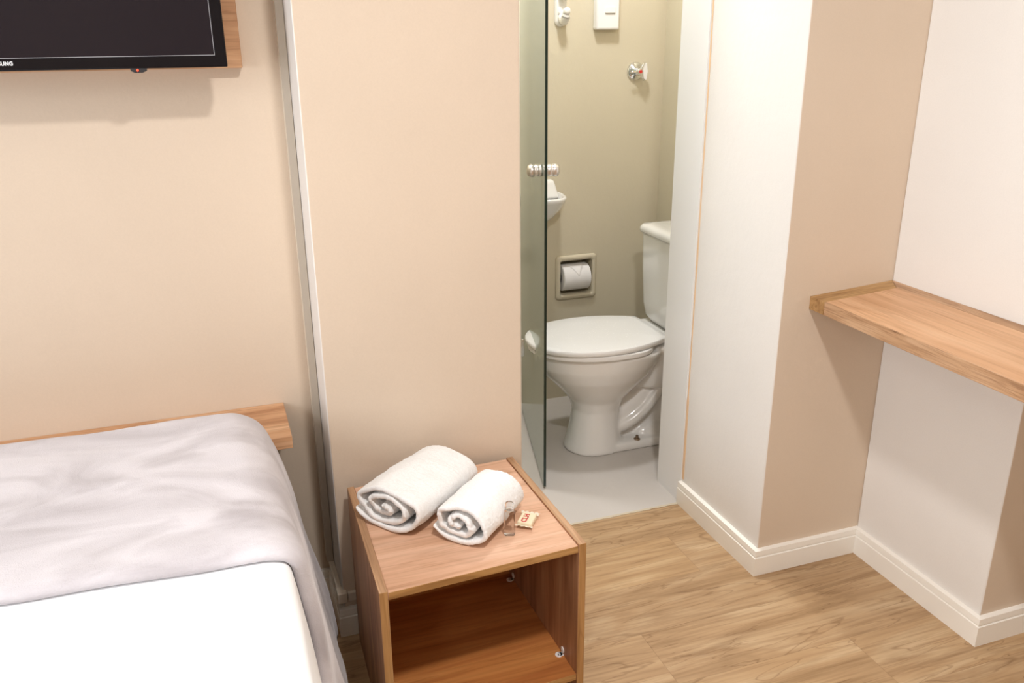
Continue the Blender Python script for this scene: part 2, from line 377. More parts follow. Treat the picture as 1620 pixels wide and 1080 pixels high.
# skirting boards: lower face, groove, set-back upper lip
def skirt_seg(bm, p, q, nrm, m0=0, m1=0):
    """p,q floor points on the wall; nrm points into the room; m0,m1 lengthen the outer face at mitred corners"""
    p, q, n = Vector((*p, 0)), Vector((*q, 0)), Vector((*nrm, 0)); d = (q-p).normalized()
    prof = [(0, 0), (.0155, 0), (.0155, .0545), (.0118, .0560), (.0118, .0590), (.0140, .0600), (.0128, .0750), (0, .0765)]
    r0 = [p + n*a + Vector((0, 0, z)) - d*m0*a for a, z in prof]; r1 = [q + n*a + Vector((0, 0, z)) + d*m1*a for a, z in prof]
    vs = loft(bm, [r0, r1])
def skirting(name, segs, label):
    bm = bmesh.new()
    for s in segs: skirt_seg(bm, *s)
    bmesh.ops.recalc_face_normals(bm, faces=bm.faces)
    return struct(name, bm, SKIRT, label, 'baseboard')
skirting('baseboard_front', [((XL, TVY), (PX0, TVY), (0, -1), 0, -1)], 'white baseboard along the television wall')
skirting('baseboard_pillar', [((PX0, TVY), (PX0, PY), (-1, 0), -1, 1), ((PX0, PY), (PX1-.02, PY), (0, -1), 1, 0)], 'white baseboard around the wall pillar')
skirting('baseboard_pier', [((QX, DY0+.004), (QX, QY), (-1, 0), 0, 1), ((QX, QY), (RX, QY), (0, -1), 1, -1)], 'white baseboard around the wall pier')
skirting('baseboard_right', [((RX, QY), (RX, RY), (-1, 0), -1, 1), ((RX, RY), (XR, RY), (0, -1), 1, 0)], 'white baseboard below the oak desk shelf')
# vertical cracked sealant line where the jamb meets the pier
bm = bmesh.new(); k = 90; lo, hi = [], []
for i in range(k+1):
    z = .085 + (CZ-.09)*i/k; wob = .0035*noise.noise(Vector((z*3, 7, 0))); wd = .0022 + .0026*abs(noise.noise(Vector((z*7, 1, 5)))) + (.003 if z < .35 else 0)
    lo.append(bm.verts.new((QX-.0012, DY0-.004+wob-wd, z))); hi.append(bm.verts.new((QX-.0012, DY0-.004+wob+wd, z)))
for i in range(k): bm.faces.new((lo[i], hi[i], hi[i+1], lo[i+1]))
r_ = bmesh.ops.extrude_face_region(bm, geom=bm.faces[:]); bmesh.ops.translate(bm, vec=(.0016, 0, 0), verts=[v for v in r_['geom'] if isinstance(v, bmesh.types.BMVert)])
bmesh.ops.recalc_face_normals(bm, faces=bm.faces)
struct('trim_2', bm, CAULK, 'thin cracked sealant line up the doorway jamb', 'trim')
# slim white door jamb face (flush board) between sealant and bathroom
struct('trim_3', B((QX-.003, DY0+.004, 0), (QX+.0, DY1+.002, 2.12)), plain('jamb_gloss', S(244, 243, 242), .4), 'smooth white jamb face of the bathroom doorway', 'trim')

# ------------------------------------------------------------------ ceiling lamps (above the frame)
def ceiling_lamp(loc, zc, label, r):
    t = thing('ceiling_lamp', label, 'lamp', (loc[0], loc[1], zc))
    bm = bmesh.new(); lathe(bm, [(.001, zc), (r, zc), (r, loc[2]-.02), (r-.012, loc[2]-.02), (r-.012, zc-.004), (.001, zc-.004)], Matrix.Translation((loc[0], loc[1], 0)))
    link('rim', bm, FRAME, t, smooth=False)
    bm = bmesh.new(); lathe(bm, [(.001, zc-.006), (r-.013, zc-.006), (r-.013, loc[2]-.010), (r*.6, loc[2]-.030), (.001, loc[2]-.034)], Matrix.Translation((loc[0], loc[1], 0)))
    link('diffuser', bm, EM, t, smooth=True)
ceiling_lamp(LAMP_MAIN, CZ, 'round ceiling lamp above the bed corner', .12)
ceiling_lamp(LAMP_FILL, CZ, 'round fill lamp added at the back of the bedroom', .12)
ceiling_lamp(LAMP_BATH, BCZ, 'round ceiling lamp above the toilet', .10)
ceiling_lamp(LAMP_BATH_EXTRA, BCZ, 'round extra lamp added left of the glass door', .10)

# ------------------------------------------------------------------ television and its panel
t = thing('tv_backing_panel', 'oak backing panel on the wall behind the television', 'panel', (-.3, TVY, 1.34))
link('board', B((-.72, TVY-.033, 1.3395), (.0965, TVY-.0005, 1.86)), OAKW, t, bevel=.0015)
TVF = 1.850; tx0, tx1, tz0, tz1 = -.690, .0632, 1.3455, 1.795
t = thing('television', 'black flat television mounted on the oak panel above the bed', 'television', (-.3, TVY-.04, 1.35))
link('casing', B((tx0, TVF+.006, tz0+.001), (tx1, TVF+.042, tz1)), DARKP, t, bevel=.006, seg=3)
link('rear_housing', B((tx0+.12, TVF+.042, tz0+.06), (tx1-.12, TVF+.075, tz1-.06)), DARKP, t, bevel=.01)
link('wall_bracket', B((-.42, TVF+.075, 1.48), (-.22, TVY-.033, 1.68)), plain('bracket_steel', (.08, .08, .085), .4, 1), t, bevel=.004)
# bezel frame
bz = .0225
bm = bmesh.new(); fr = TVF; bk = TVF+.012
def ringframe(bm, x0, x1, z0, z1, w, y0, y1, wb=None):
    wb = wb or w
    o = [(x0, z0), (x1, z0), (x1, z1), (x0, z1)]; i = [(x0+w, z0+wb), (x1-w, z0+wb), (x1-w, z1-w), (x0+w, z1-w)]
    V = {}
    for nm, lst in (('o', o), ('i', i)):
        for y, tag in ((y0, 'f'), (y1, 'b')): V[nm+tag] = [bm.verts.new((p[0], y, p[1])) for p in lst]
    for k in range(4):
        l = (k+1) % 4
        bm.faces.new((V['of'][k], V['of'][l], V['if'][l], V['if'][k])); bm.faces.new((V['ob'][l], V['ob'][k], V['ib'][k], V['ib'][l]))
        bm.faces.new((V['of'][l], V['of'][k], V['ob'][k], V['ob'][l])); bm.faces.new((V['if'][k], V['if'][l], V['ib'][l], V['ib'][k]))
ringframe(bm, tx0, tx1, tz0, tz1, bz, fr, bk)
link('bezel', bm, TVB, t, bevel=.0025, seg=3)
bm = bmesh.new(); ringframe(bm, tx0+bz-.0008, tx1-bz+.0008, tz0+bz-.0008, tz1-bz+.0008, .0012, fr-.0002, fr+.003)
link('screen_border', bm, TVLINE, t)
link('screen', B((tx0+bz, fr+.0006, tz0+bz), (tx1-bz, fr+.008, tz1-bz)), SCREEN, t)
bm = bmesh.new(); bmm = [(-.1145, 1.3475), (-.0845, 1.3475), (-.0850, 1.3410), (-.0925, 1.3380), (-.1065, 1.3380), (-.1125, 1.3410)]
lo = [bm.verts.new((x, fr+.001, z)) for x, z in bmm]; hi = [bm.verts.new((x, fr+.02, z)) for x, z in bmm]
bm.faces.new(lo); bm.faces.new(hi[::-1])
for i in range(6): bm.faces.new((lo[(i+1) % 6], lo[i], hi[i], hi[(i+1) % 6]))
bmesh.ops.recalc_face_normals(bm, faces=bm.faces)
sn = link('infrared_sensor', bm, DARKP, t, bevel=.0008)
bm = bmesh.new(); lathe(bm, [(.0022, 0), (.0022, .0012), (.0012, .0018)], dirmat((-.1010, fr+.0012, 1.3425), (0, -1, 0)), 14); link('standby_light', bm, LED, sn)
text_mesh('maker_lettering', 'SAMSUNG', .0092, LOGO, t, Matrix.Translation((-.3085, fr-.0006, 1.3555)) @ Matrix.Rotation(PI/2, 4, 'X') @ Matrix.Scale(.92, 4, (1, 0, 0)), bold=.0004, align='RIGHT')

# ------------------------------------------------------------------ bed ledge on the television wall
lt = thing('wall_ledge', 'oak ledge board on the television wall at the foot of the bed', 'shelf', (-.8, TVY, .56))
link('board', B((XL+.3, 1.800, .5345), (.108, TVY-.0005, .5630)), OAKW, lt, bevel=.001)
bm = bmesh.new(); box(bm, (.062, TVY-.09, .45), (.070, TVY-.0005, .5345)); link('bracket', bm, DARKP, lt, bevel=.001)

# ------------------------------------------------------------------ bed
BEDX0, BEDY0, BEDY1 = -1.45, -.25, 1.765
bd = thing('bed', 'bed in the lower left corner below the television', 'bed', (-.7, .75, 0))
link('base', B((BEDX0+.03, BEDY0+.03, .10), (-.03, BEDY1-.03, .36)), plain('bed_base_fabric', (.35, .31, .27), .9, bump=.3, bscale=600), bd, bevel=.01)
link('mattress', B((BEDX0+.015, BEDY0+.015, .36), (-.008, BEDY1-.02, .612)), MATT, bd, bevel=.035, seg=4)
for x in (BEDX0+.1, -.12):
    for y in (BEDY0+.12, BEDY1-.14):
        bm = bmesh.new(); lathe(bm, [(.02, 0), (.028, .10)], Matrix.Translation((x, y, 0)), 20); link('leg', bm, DARKP, bd)
# profile of the cover's right side: (x, z), top -> hem
FARP = [(-.10, .6350), (-.03, .6345), (-.006, .6290), (.018, .6110), (.035, .5760), (.049, .5340), (.062, .4610), (.086, .3110), (.118, .1600), (.126, .060)]
NEARP = [(-.10, .6240), (-.02, .6235), (.022, .6225), (.048, .6120), (.056, .5800), (.063, .5300), (.072, .4600), (.088, .3110), (.108, .1600), (.116, .060)]
def side_profile(s):
    """s 0..1 far->near factor"""
    P = [((a[0]*(1-s)+b[0]*s), (a[1]*(1-s)+b[1]*s)) for a, b in zip(FARP, NEARP)]
    return crom([(p[0], 0, p[1]) for p in P], 6)
def cover(name, y0, y1, x_left, t_off, mat, wr, edge_r, folds, parent=None, ny=90, nxl=60, back_drop=0, roll=0):
    """sheet draped over the bed from x_left across the top and down the right side"""
    bm = bmesh.new(); grid = []
    ys = [(y0 + (y1-y0)*j/ny, None) for j in range(ny+1)]
    if roll:
        R = t_off/2
        ys = [(y0 + R*2.4 - R*2.4*math.cos(math.radians(a)), R + R*math.sin(math.radians(a))) for a in range(-70, 90, 16)] + [(y0+R*2.4+(y1-y0-R*2.4)*j/ny, None) for j in range(ny+1)]
    if back_drop:
        rr = .045
        ext = [(ang/8*PI/2) for ang in range(1, 9)]
    cols = []
    for j, (y, tr_) in enumerate(ys):
        s = min(max((1.76-y)/(1.76-1.19), 0), 1.0)
        prof = side_profile(s); left = [Vector((x_left + (-.10-x_left)*i/nxl, 0, prof[0].z)) for i in range(nxl)]
        full = left + prof; row = []
        for i, p in enumerate(full):
            a, b = full[max(i-1, 0)], full[min(i+1, len(full)-1)]; d = (b-a).normalized(); n = Vector((-d.z, 0, d.x))
            if n.z < 0 and n.x < 0: n = -n
            t = t_off
            dd = y-y0
            yy = y
            if tr_ is not None: t = tr_
            drop = min(max((.60-p.z)/.5, 0), 1)
            fold = folds*drop*(math.sin(y*26+1.3*math.sin(y*9)) + .6*math.sin(y*57+2))
            q = p + n*(t + wr*noise.noise(Vector((p.x*5.5, y*9, p.z*3))) + wr*.5*noise.noise(Vector((p.x*16, y*24, p.z*10+5))))
            q.x += fold
            wob = .0055*noise.noise(Vector((p.x*4, 2.2, p.z*4))) + .045*min(.8, max(0, .04-p.x))
            q.y = yy + (wob if roll else 0)*(1-min(1, dd/.3))
            row.append(q)
        cols.append(row)
    # far end turns down between bed and ledge
    if back_drop:
        last = cols[-1]; rr = .040
        for k in range(1, 9):
            a = k/8*PI/2; cols.append([Vector((q.x, q.y+rr*math.sin(a)*.9, q.z - rr*(1-math.cos(a))*(1 if q.z > .55 else max(0, (q.z-.3)/.25)))) for q in last])
        for k in range(1, 6):
            cols.append([Vector((q.x, q.y+rr*.9, (q.z-rr) + (-back_drop*k/5)*(1 if q.z > .6 else max(0, (q.z-.4)/.2)) if q.z > .55 else q.z - rr*max(0, (q.z-.3)/.25))) for q in last])
    vs = [[bm.verts.new(q) for q in row] for row in cols]
    for j in range(len(vs)-1):
        for i in range(len(vs[0])-1): bm.faces.new((vs[j][i], vs[j][i+1], vs[j+1][i+1], vs[j+1][i]))
    bmesh.ops.recalc_face_normals(bm, faces=bm.faces)
    o = link(name, bm, mat, parent, smooth=True)
    m = o.modifiers.new('thickness', 'SOLIDIFY'); m.thickness = .0035 if not roll else .003; m.offset = 1 if roll else -1
    return o
o = cover('bed_sheet', BEDY0, 1.755, BEDX0-.03, .0, SHEET, .0018, 0, .004)
o['label'] = 'bright white sheet over the near part of the bed'; o['category'] = 'sheet'
o = cover('blanket', 1.218, 1.742, BEDX0-.04, .0235, FLEECE, .0045, 0, .0075, back_drop=.12, roll=.022, ny=110)
o['label'] = 'soft lilac-grey fleece blanket folded across the foot of the bed'; o['category'] = 'blanket'

# ------------------------------------------------------------------ nightstand
NBL, NFL, NFR, NBR = Vector((.2173, 1.7867)), Vector((.2079, 1.3627)), Vector((.6409, 1.3859)), Vector((.6262, 1.8000))
def NS(u, v): return (NFL*(1-u) + NFR*u)*(1-v) + (NBL*(1-u) + NBR*u)*v
def nsbox(u0, u1, v0, v1, z0, z1):
    bm = bmesh.new(); prism(bm, [NS(u0, v0), NS(u1, v0), NS(u1, v1), NS(u0, v1)], z0, z1); return bm
ns = thing('nightstand', 'oak bedside cube with an open shelf beside the bed', 'nightstand', (NS(.5, .5).x, NS(.5, .5).y, 0))
eu = .0395
def panel(name, bm, mats, edge_axis='front', label=None):
    """front faces get the edge band"""
    bm.normal_update()
    for f in bm.faces:
        n = f.normal
        f.material_index = 1 if n.y < -.7 else (2 if n.z > .7 and len(mats) > 2 else 0)
    o = link(name, bm, mats, ns, bevel=.0007, seg=1)
    if label: o['label'] = label
    return o
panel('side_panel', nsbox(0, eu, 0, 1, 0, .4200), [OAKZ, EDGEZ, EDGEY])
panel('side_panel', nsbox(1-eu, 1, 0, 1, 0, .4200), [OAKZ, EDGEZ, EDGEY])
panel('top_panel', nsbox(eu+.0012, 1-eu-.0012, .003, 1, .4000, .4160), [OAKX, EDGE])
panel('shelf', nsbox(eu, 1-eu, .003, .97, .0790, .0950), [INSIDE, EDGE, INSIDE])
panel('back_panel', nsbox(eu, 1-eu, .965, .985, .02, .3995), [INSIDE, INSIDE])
def clip(u, v, z):
    c = NS(u, v); bm = bmesh.new()
    M1 = dirmat((c.x-.010, c.y, z), (0, 0, 1)); 
    lathe(bm, [(.0035, 0), (.0085, 0), (.0085, .002), (.0035, .002), (.0035, 0)], M1, 18)
    M2 = dirmat((c.x, c.y+.001, z+.011), (-1, 0, 0))
    lathe(bm, [(.0032, 0), (.0075, 0), (.0075, .002), (.0032, .002), (.0032, 0)], M2, 18)
    box(bm, (c.x-.010, c.y-.006, z), (c.x-.0002, c.y+.006, z+.002)); 
    link('corner_clip', bm, PLASTIC, ns, bevel=.0004)['label'] = 'small white plastic corner clip'
clip(1-eu, .17, .0952); clip(1-eu, .90, .0952)

# ------------------------------------------------------------------ rolled towels
def towel(name, label, pf, pb, W, H, turns, z0, seed, th=.0105, tail=1.15):
    """spiral roll from front-centre pf to back-centre pb lying on height z0"""
    rnd = random.Random(seed)
    pf, pb = Vector((*pf, z0)), Vector((*pb, z0)); ax = (pb-pf); ln = ax.length; ax.normalize(); u = Vector((ax.y, -ax.x, 0))
    n_t = int(44*turns); path = []
    tot = turns*2*PI; phi_end = -PI/2 - tail
    for k in range(n_t+1):
        f = k/n_t; ph = phi_end + tot*(1-f)
        rf = .10 + .90*(f**.92)
        a = (W/2 - th*.5)*rf; b = (H/2 - th*.5)*rf
        j = 1 + .15*noise.noise(Vector((math.cos(ph)*1.5+seed, math.sin(ph)*1.5, f*2.6)))*(1.12-f)*2.2
        x = a*j*math.cos(ph); y = b*j*math.sin(ph)
        # lean of the section: higher towards the left, softer right shoulder
        y += .10*b*math.cos(ph)*-1 if math.sin(ph) > 0 else 0
        path.append((x - .06*W*(1-rf), y - .04*H*(1-rf)))
    lowest = min(p[1] for p in path); path = [(p[0], p[1]-lowest+th*.5) for p in path]
    # flatten the underside
    path = [(p[0], p[1] if p[1] > H*.16 else H*.16-(H*.16-p[1])*.86) for p in path]
    lo_ = min(p[1] for p in path); path = [(p[0], p[1]-lo_+th*.5) for p in path]
    # strip cross-section
    secs = []
    for k, p in enumerate(path):
        a, b = path[max(k-1, 0)], path[min(k+1, len(path)-1)]
        d = Vector((b[0]-a[0], b[1]-a[1])).normalized(); n = Vector((-d.y, d.x))
        h = th/2*(1+.18*noise.noise(Vector((k*.21, seed, 0))))
        if k > n_t-5: h *= max(.35, math.sqrt(max(.02, (n_t-k)/5)))
        secs.append((Vector(p)+n*h, Vector(p)-n*h, k/n_t))
    loop = [(s[0], s[2]) for s in secs] + [(s[1], s[2]) for s in secs[::-1]]
    NA = 46; rings = []
    for i in range(NA+1):
        f = i/NA; ring = []
        sc = 1.0 + .03*math.sin(f*PI) - .05*f
        for q, g in loop:
            off = .007*noise.noise(Vector((g*7, seed, 3))) + .004*noise.noise(Vector((g*31, seed, 9)))
            rimf = 1 - .25*max(0, 1-min(f, 1-f)*ln/.006)
            p = pf + ax*(ln*f + off*(1-2*f) * (1 if f < .5 else .6)) + u*(q.x*sc) + Vector((0, 0, q.y*sc))
            dn = Vector((noise.noise(p*26+Vector((seed, 0, 0))), noise.noise(p*26+Vector((0, seed, 7))), noise.noise(p*26+Vector((4, 2, seed)))))
            fz = Vector((noise.noise(p*300), noise.noise(p*300+Vector((9, 9, 9))), noise.noise(p*300+Vector((5, 1, 3)))))
            zz = p.z
            p = p + dn*.0022 + fz*.0009
            p.z = max(p.z, z0+.0006)
            ring.append(p)
        rings.append(ring)
    bm = bmesh.new(); vs = [[bm.verts.new(p) for p in r] for r in rings]; n = len(loop)
    for i in range(NA):
        for j in range(n):
            bm.faces.new((vs[i][j], vs[i][(j+1) % n], vs[i+1][(j+1) % n], vs[i+1][j]))
    m = len(secs)
    for row, flip in ((vs[0], True), (vs[-1], False)):
        for k in range(m-1):
            f4 = (row[k], row[k+1], row[n-2-k], row[n-1-k])
            bm.faces.new(f4[::-1] if flip else f4)
    bmesh.ops.recalc_face_normals(bm, faces=bm.faces)
    o = link(name, bm, TERRY, None, smooth=True)
    o['label'] = label; o['category'] = 'towel'; o['group'] = 'rolled towels on the nightstand'
    sb = o.modifiers.new('subdivision', 'SUBSURF'); sb.levels = 1; sb.render_levels = 1
    tx = bpy.data.textures.new('terry', 'CLOUDS'); tx.noise_scale = .0035; tx.noise_depth = 1
    dp = o.modifiers.new('pile', 'DISPLACE'); dp.texture = tx; dp.strength = .0032; dp.mid_level = .5; dp.texture_coords = 'LOCAL'
    return o
ZT = .4172
towel('towel', 'larger rolled white towel nearest the bed', (.269, 1.580), (.447, 1.735), .200, .114, 2.7, ZT, 3.0)
towel('towel', 'smaller rolled white towel beside the clear bottle', (.3980, 1.473), (.527, 1.602), .150, .103, 2.3, ZT, 8.0)

# ------------------------------------------------------------------ toiletry bottle and soap
bt = thing('bottle', 'small clear toiletry bottle standing beside the smaller towel', 'bottle', (.507, 1.480, .416))
def rsq(cx, cy, h, r, z, n=32, rot=-.33):
    out = []
    for k in range(n):
        a = 2*PI*k/n; c, s_ = math.cos(a), math.sin(a); e = .35
        x = h*math.copysign(abs(c)**e, c); y = h*math.copysign(abs(s_)**e, s_)
        if r: x, y = x*(1-r)+h*c*r, y*(1-r)+h*s_*r
        out.append(Vector((cx+x*math.cos(rot)-y*math.sin(rot), cy+x*math.sin(rot)+y*math.cos(rot), z)))
    return out
bm = bmesh.new(); z = .4164; hb = .0115
loft(bm, [rsq(.507, 1.480, hb*.9, .1, z), rsq(.507, 1.480, hb, 0, z+.002), rsq(.507, 1.480, hb, 0, z+.050), rsq(.507, 1.480, hb*.92, .3, z+.053), rsq(.507, 1.480, hb*.55, 1, z+.0555), rsq(.507, 1.480, hb*.55, 1, z+.058)])
link('bottle_body', bm, GLASS_B, bt, smooth=True)
bm = bmesh.new(); lathe(bm, [(.006, .0580), (.0088, .0582), (.0088, .0600), (.0078, .0605), (.0086, .0612), (.0086, .0720), (.0078, .0728), (.002, .0730)], Matrix.Translation((.507, 1.480, z)), 24)
link('bottle_cap', bm, glass('frosted_cap', (.97, .97, .97), .2, 1.2), bt, smooth=True)

sp = thing('soap_packet', 'wrapped cream soap bar with red lettering on the nightstand', 'soap', (.556, 1.508, .416))
e1 = Vector((.0300, -.0190, 0)); e2 = Vector((.0420, .0560, 0))   # width and length axes
c0 = Vector((.5558, 1.5060, .4166)); e1n, e2n = e1.normalized(), e2.normalized(); e1n = (e1n - e2n*e1n.dot(e2n)).normalized()
Ms = Matrix((e2n, -e1n, Vector((0, 0, 1)))).transposed().to_4x4(); Ms = Matrix.Translation(c0) @ Ms
def local_box(x0, y0, z0, x1, y1, z1): 
    bm = B((x0, y0, z0), (x1, y1, z1)); bm.transform(Ms); return bm
link('soap_bar', local_box(-.0215, -.0165, 0, .0215, .0165, .0125), SOAPC, sp, bevel=.003, seg=3)
bm = bmesh.new(); rows = []   # crimped wrapper wings
for side in (-1, 1):
    vs = []
    for i in range(13):
        y = -.0185+.037*i/12
        vs.append([bm.verts.new((side*(.0214+.0085*k/3), y*(1+.05*k), .0062+.0016*math.sin(i*2.1+k)*(k/3)+.001*k)) for k in range(4)])
    for i in range(12):
        for k in range(3): bm.faces.new((vs[i][k], vs[i+1][k], vs[i+1][k+1], vs[i][k+1]))
bm.transform(Ms); wr_ = link('wrapper_end', bm, plain('wrapper_film', S(236, 226, 206), .15, coat=.5), sp); wr_.modifiers.new('t', 'SOLIDIFY').thickness = .0003
text_mesh('packet_lettering', 'CLH', .0165, RUST, sp, Ms @ Matrix.Translation((-.0190, -.0025, .0128)), bold=.0005)

# ------------------------------------------------------------------ cable trunking
ct = thing('cable_trunking', 'slim white cable trunking down the corner beside the pillar', 'cable duct', (PX0, TVY-.02, .08))
link('vertical_duct', B((PX0-.017, TVY-.040, .120), (PX0-.0005, TVY-.0005, CZ-.001)), DUCT, ct, bevel=.0015)
link('duct_seam', B((PX0-.0178, TVY-.0415, .120), (PX0-.0020, TVY-.0395, CZ-.001)), GROOVE, ct)
link('side_duct', B((PX0-.012, PY+.012, .0975), (PX0-.0005, TVY-.0005, .1195)), DUCT, ct, bevel=.001)
link('corner_cap', B((PX0-.0150, PY-.0150, .0950), (PX0+.0085, PY+.016, .1250)), DUCT, ct, bevel=.003, seg=3)
link('front_duct', B((PX0+.011, PY-.012, .0975), (PX1-.05, PY-.0005, .1195)), DUCT, ct, bevel=.001)

# ------------------------------------------------------------------ desk shelf
ds = thing('desk_shelf', 'oak desk shelf fixed between the pier and the right wall', 'shelf', (RX, QY, .76))
YE = .30; XF = 1.372; TH = .033; SW = .036
zt = lambda x, y: .783 + (x-XF)*(.799-.783)/(RX-XF)
zb = lambda x, y: zt(x, y)-TH
ya, xa = QY-.0005, RX-.0005
def sh(name, poly, mat, g=0.0):
    bm = bmesh.new(); prism(bm, poly, lambda x, y: zb(x, y)+.0, lambda x, y: zt(x, y)); return link(name, bm, mat, ds, bevel=.0006, seg=1)
SE = .055
sh('board', [(XF+.004, YE), (xa-SW, YE), (xa-SW, ya-SE), (XF+.004, ya-SE)], OAKY)
sh('end_trim', [(XF, ya-SE+.0004), (xa-SW, ya-SE+.0004), (xa-.0008, ya), (XF, ya)], wood('oak_end_trim', (S(150, 110, 66), S(182, 142, 94), S(198, 160, 112)), 0, 1.2, .5, 1.1))
sh('back_trim', [(xa-SW+.0008, YE), (xa, YE), (xa, ya), (xa-SW+.0008, ya-SE)], EDGEY)
bm = bmesh.new(); prism(bm, [(XF, YE), (XF+.0038, YE), (XF+.0038, ya-SE), (XF, ya-SE)], zb, zt)
link('front_edging', bm, EDGEF, ds, bevel=.0005, seg=1)

# ------------------------------------------------------------------ glass bathroom door
g0, g1 = Vector((.9175, 2.318)), Vector((1.0600, 2.915)); gd = (g1-g0).normalized(); gn = Vector((gd.y, -gd.x))
dr = thing('door_1', 'green-edged clear glass door standing open in the bathroom', 'door', (g0.x, g0.y, 0), kind='structure')
def gbox(s0, s1, n0, n1, z0, z1):
    bm = bmesh.new(); P = lambda s_, n_: g0+gd*s_+gn*n_
    prism(bm, [P(s0, n0), P(s0, n1), P(s1, n1), P(s1, n0)], z0, z1); bmesh.ops.recalc_face_normals(bm, faces=bm.faces); return bm
LG = (g1-g0).length
bm = gbox(0, LG, -.004, .004, .008, 2.05); bm.normal_update()
for f in bm.faces:
    if abs(f.normal.x*gn.x + f.normal.y*gn.y) < .5: f.material_index = 1
link('glass_panel', bm, [GLASS_D, GEDGE], dr)
for sgn in (-1, 1):
    c = g0 + gd*.060 + gn*.0042*sgn; M = dirmat((c.x, c.y, 1.0235), (gn.x*sgn, gn.y*sgn, 0))
    bm = bmesh.new(); lathe(bm, [(.0145, 0), (.0175, .001), (.0175, .006), (.0160, .007), (.0178, .010), (.0178, .020), (.0165, .021), (.0185, .024), (.0190, .032), (.0160, .040), (.010, .0435), (.001, .0445)], M, 28)
    link('door_knob', bm, NICKEL, dr, smooth=True)
for z in (.25, 1.75):
    bm = gbox(LG-.045, LG+.0, -.010, .010, z, z+.07); bm2 = None
    link('hinge', bm, CHROME, dr, bevel=.002)

# ------------------------------------------------------------------ toilet (bowl points towards -X, cistern against the bathroom's right wall)
TY = 2.560
tl = thing('toilet', 'white close-coupled toilet with closed lid in the bathroom', 'toilet', (1.35, TY, 0))
def egg(x0, x1, hw, z, n=48, back=.62, flat=2.4):
    """egg outline: round tip at x0, squarer back at x1"""
    cx = x0 + (x1-x0)*back; out = []
    for k in range(n):
        a = 2*PI*k/n; c, s_ = math.cos(a), math.sin(a)
        if c < 0: x = cx + (cx-x0)*c; y = hw*s_
        else:
            e = 2/flat; x = cx + (x1-cx)*abs(c)**e; y = hw*math.copysign(abs(s_)**e, s_)
        out.append(Vector((x, TY+y, z)))
    return out
bm = bmesh.new()
loft(bm, [egg(1.092, 1.30, .100, 0, back=.5), egg(1.092, 1.30, .100, .008, back=.5), egg(1.104, 1.295, .092, .05, back=.5), egg(1.116, 1.285, .084, .11, back=.5), egg(1.120, 1.285, .082, .155, back=.5),
          egg(1.108, 1.300, .092, .195, back=.5), egg(1.070, 1.340, .122, .240, back=.5), egg(1.020, 1.390, .152, .290, back=.52), egg(.985, 1.420, .170, .335, back=.56), egg(.972, 1.440, .177, .375, back=.6), egg(.972, 1.440, .177, .386, back=.6)])
# rear foot
loft(bm, [egg(1.12, 1.62, .094, 0, back=.3, flat=4), egg(1.12, 1.62, .094, .022, back=.3, flat=4), egg(1.13, 1.61, .088, .031, back=.3, flat=4), egg(1.2, 1.60, .06, .033, back=.3, flat=4)])
# neck below the cistern
loft(bm, [egg(1.34, 1.63, .08, .22, back=.3, flat=3), egg(1.36, 1.63, .13, .31, back=.3, flat=3), egg(1.34, 1.635, .165, .375, back=.3, flat=3.4), egg(1.34, 1.635, .165, .400, back=.3, flat=3.4)])
# trapway: a thin web, a rounded channel sweeping up behind the pedestal, a rear outlet and a low mound
box(bm, (1.24, TY-.030, .02), (1.60, TY+.030, .30))
tube(bm, crom([(1.22, TY, .085), (1.30, TY, .105), (1.37, TY, .155), (1.43, TY, .225), (1.50, TY, .27), (1.58, TY, .27)], 6), .052, 22)
tube(bm, crom([(1.53, TY, .27), (1.53, TY, .18), (1.53, TY, .02)], 5), [.055]*5+[.062]*6, 22)
for sg in (-1, 1):
    tube(bm, crom([(1.25, TY+sg*.048, .075), (1.31, TY+sg*.052, .092), (1.375, TY+sg*.052, .135), (1.43, TY+sg*.050, .200), (1.49, TY+sg*.045, .255)], 6), .021, 16)
mound = bmesh.ops.create_uvsphere(bm, u_segments=24, v_segments=14, radius=1)['verts']
for v in mound: v.co = Vector((1.415+v.co.x*.085, TY+v.co.y*.066, .030+v.co.z*.048))
bmesh.ops.recalc_face_normals(bm, faces=bm.faces)
o = link('pan', bm, CERAMIC, tl, smooth=True)
rm = o.modifiers.new('merge', 'REMESH'); rm.mode = 'VOXEL'; rm.voxel_size = .0055; rm.use_smooth_shade = True
sm = o.modifiers.new('soften', 'SMOOTH'); sm.factor = .6; sm.iterations = 7
# seat ring + lid
def seatlid(name, z0, z1, grow, mat, crown=0):
    bm = bmesh.new(); a = (.958-grow, 1.405, .186+grow)
    rings = [egg(a[0]+.004, a[1], a[2]-.003, z0, back=.60, flat=2.9), egg(a[0], a[1], a[2], z0+.003, back=.60, flat=2.9), egg(a[0], a[1], a[2], z1-.004, back=.60, flat=2.9), egg(a[0]+.004, a[1]-.002, a[2]-.004, z1, back=.60, flat=2.9)]
    if crown: rings += [egg(a[0]+.03, a[1]-.02, a[2]-.03, z1+crown*.5, back=.60, flat=2.9), egg(a[0]+.10, a[1]-.08, a[2]-.09, z1+crown, back=.60, flat=2.9)]
    loft(bm, rings); return link(name, bm, mat, tl, smooth=False, bevel=.0012)
# seat's rear stops short of the hinges
bm = bmesh.new(); loft(bm, [egg(.962, 1.372, .183, .3885, back=.62, flat=3.2), egg(.958, 1.374, .186, .3915, back=.62, flat=3.2), egg(.958, 1.374, .186, .4040, back=.62, flat=3.2), egg(.962, 1.372, .183, .4070, back=.62, flat=3.2)])
link('seat', bm, SEATP, tl, bevel=.001)
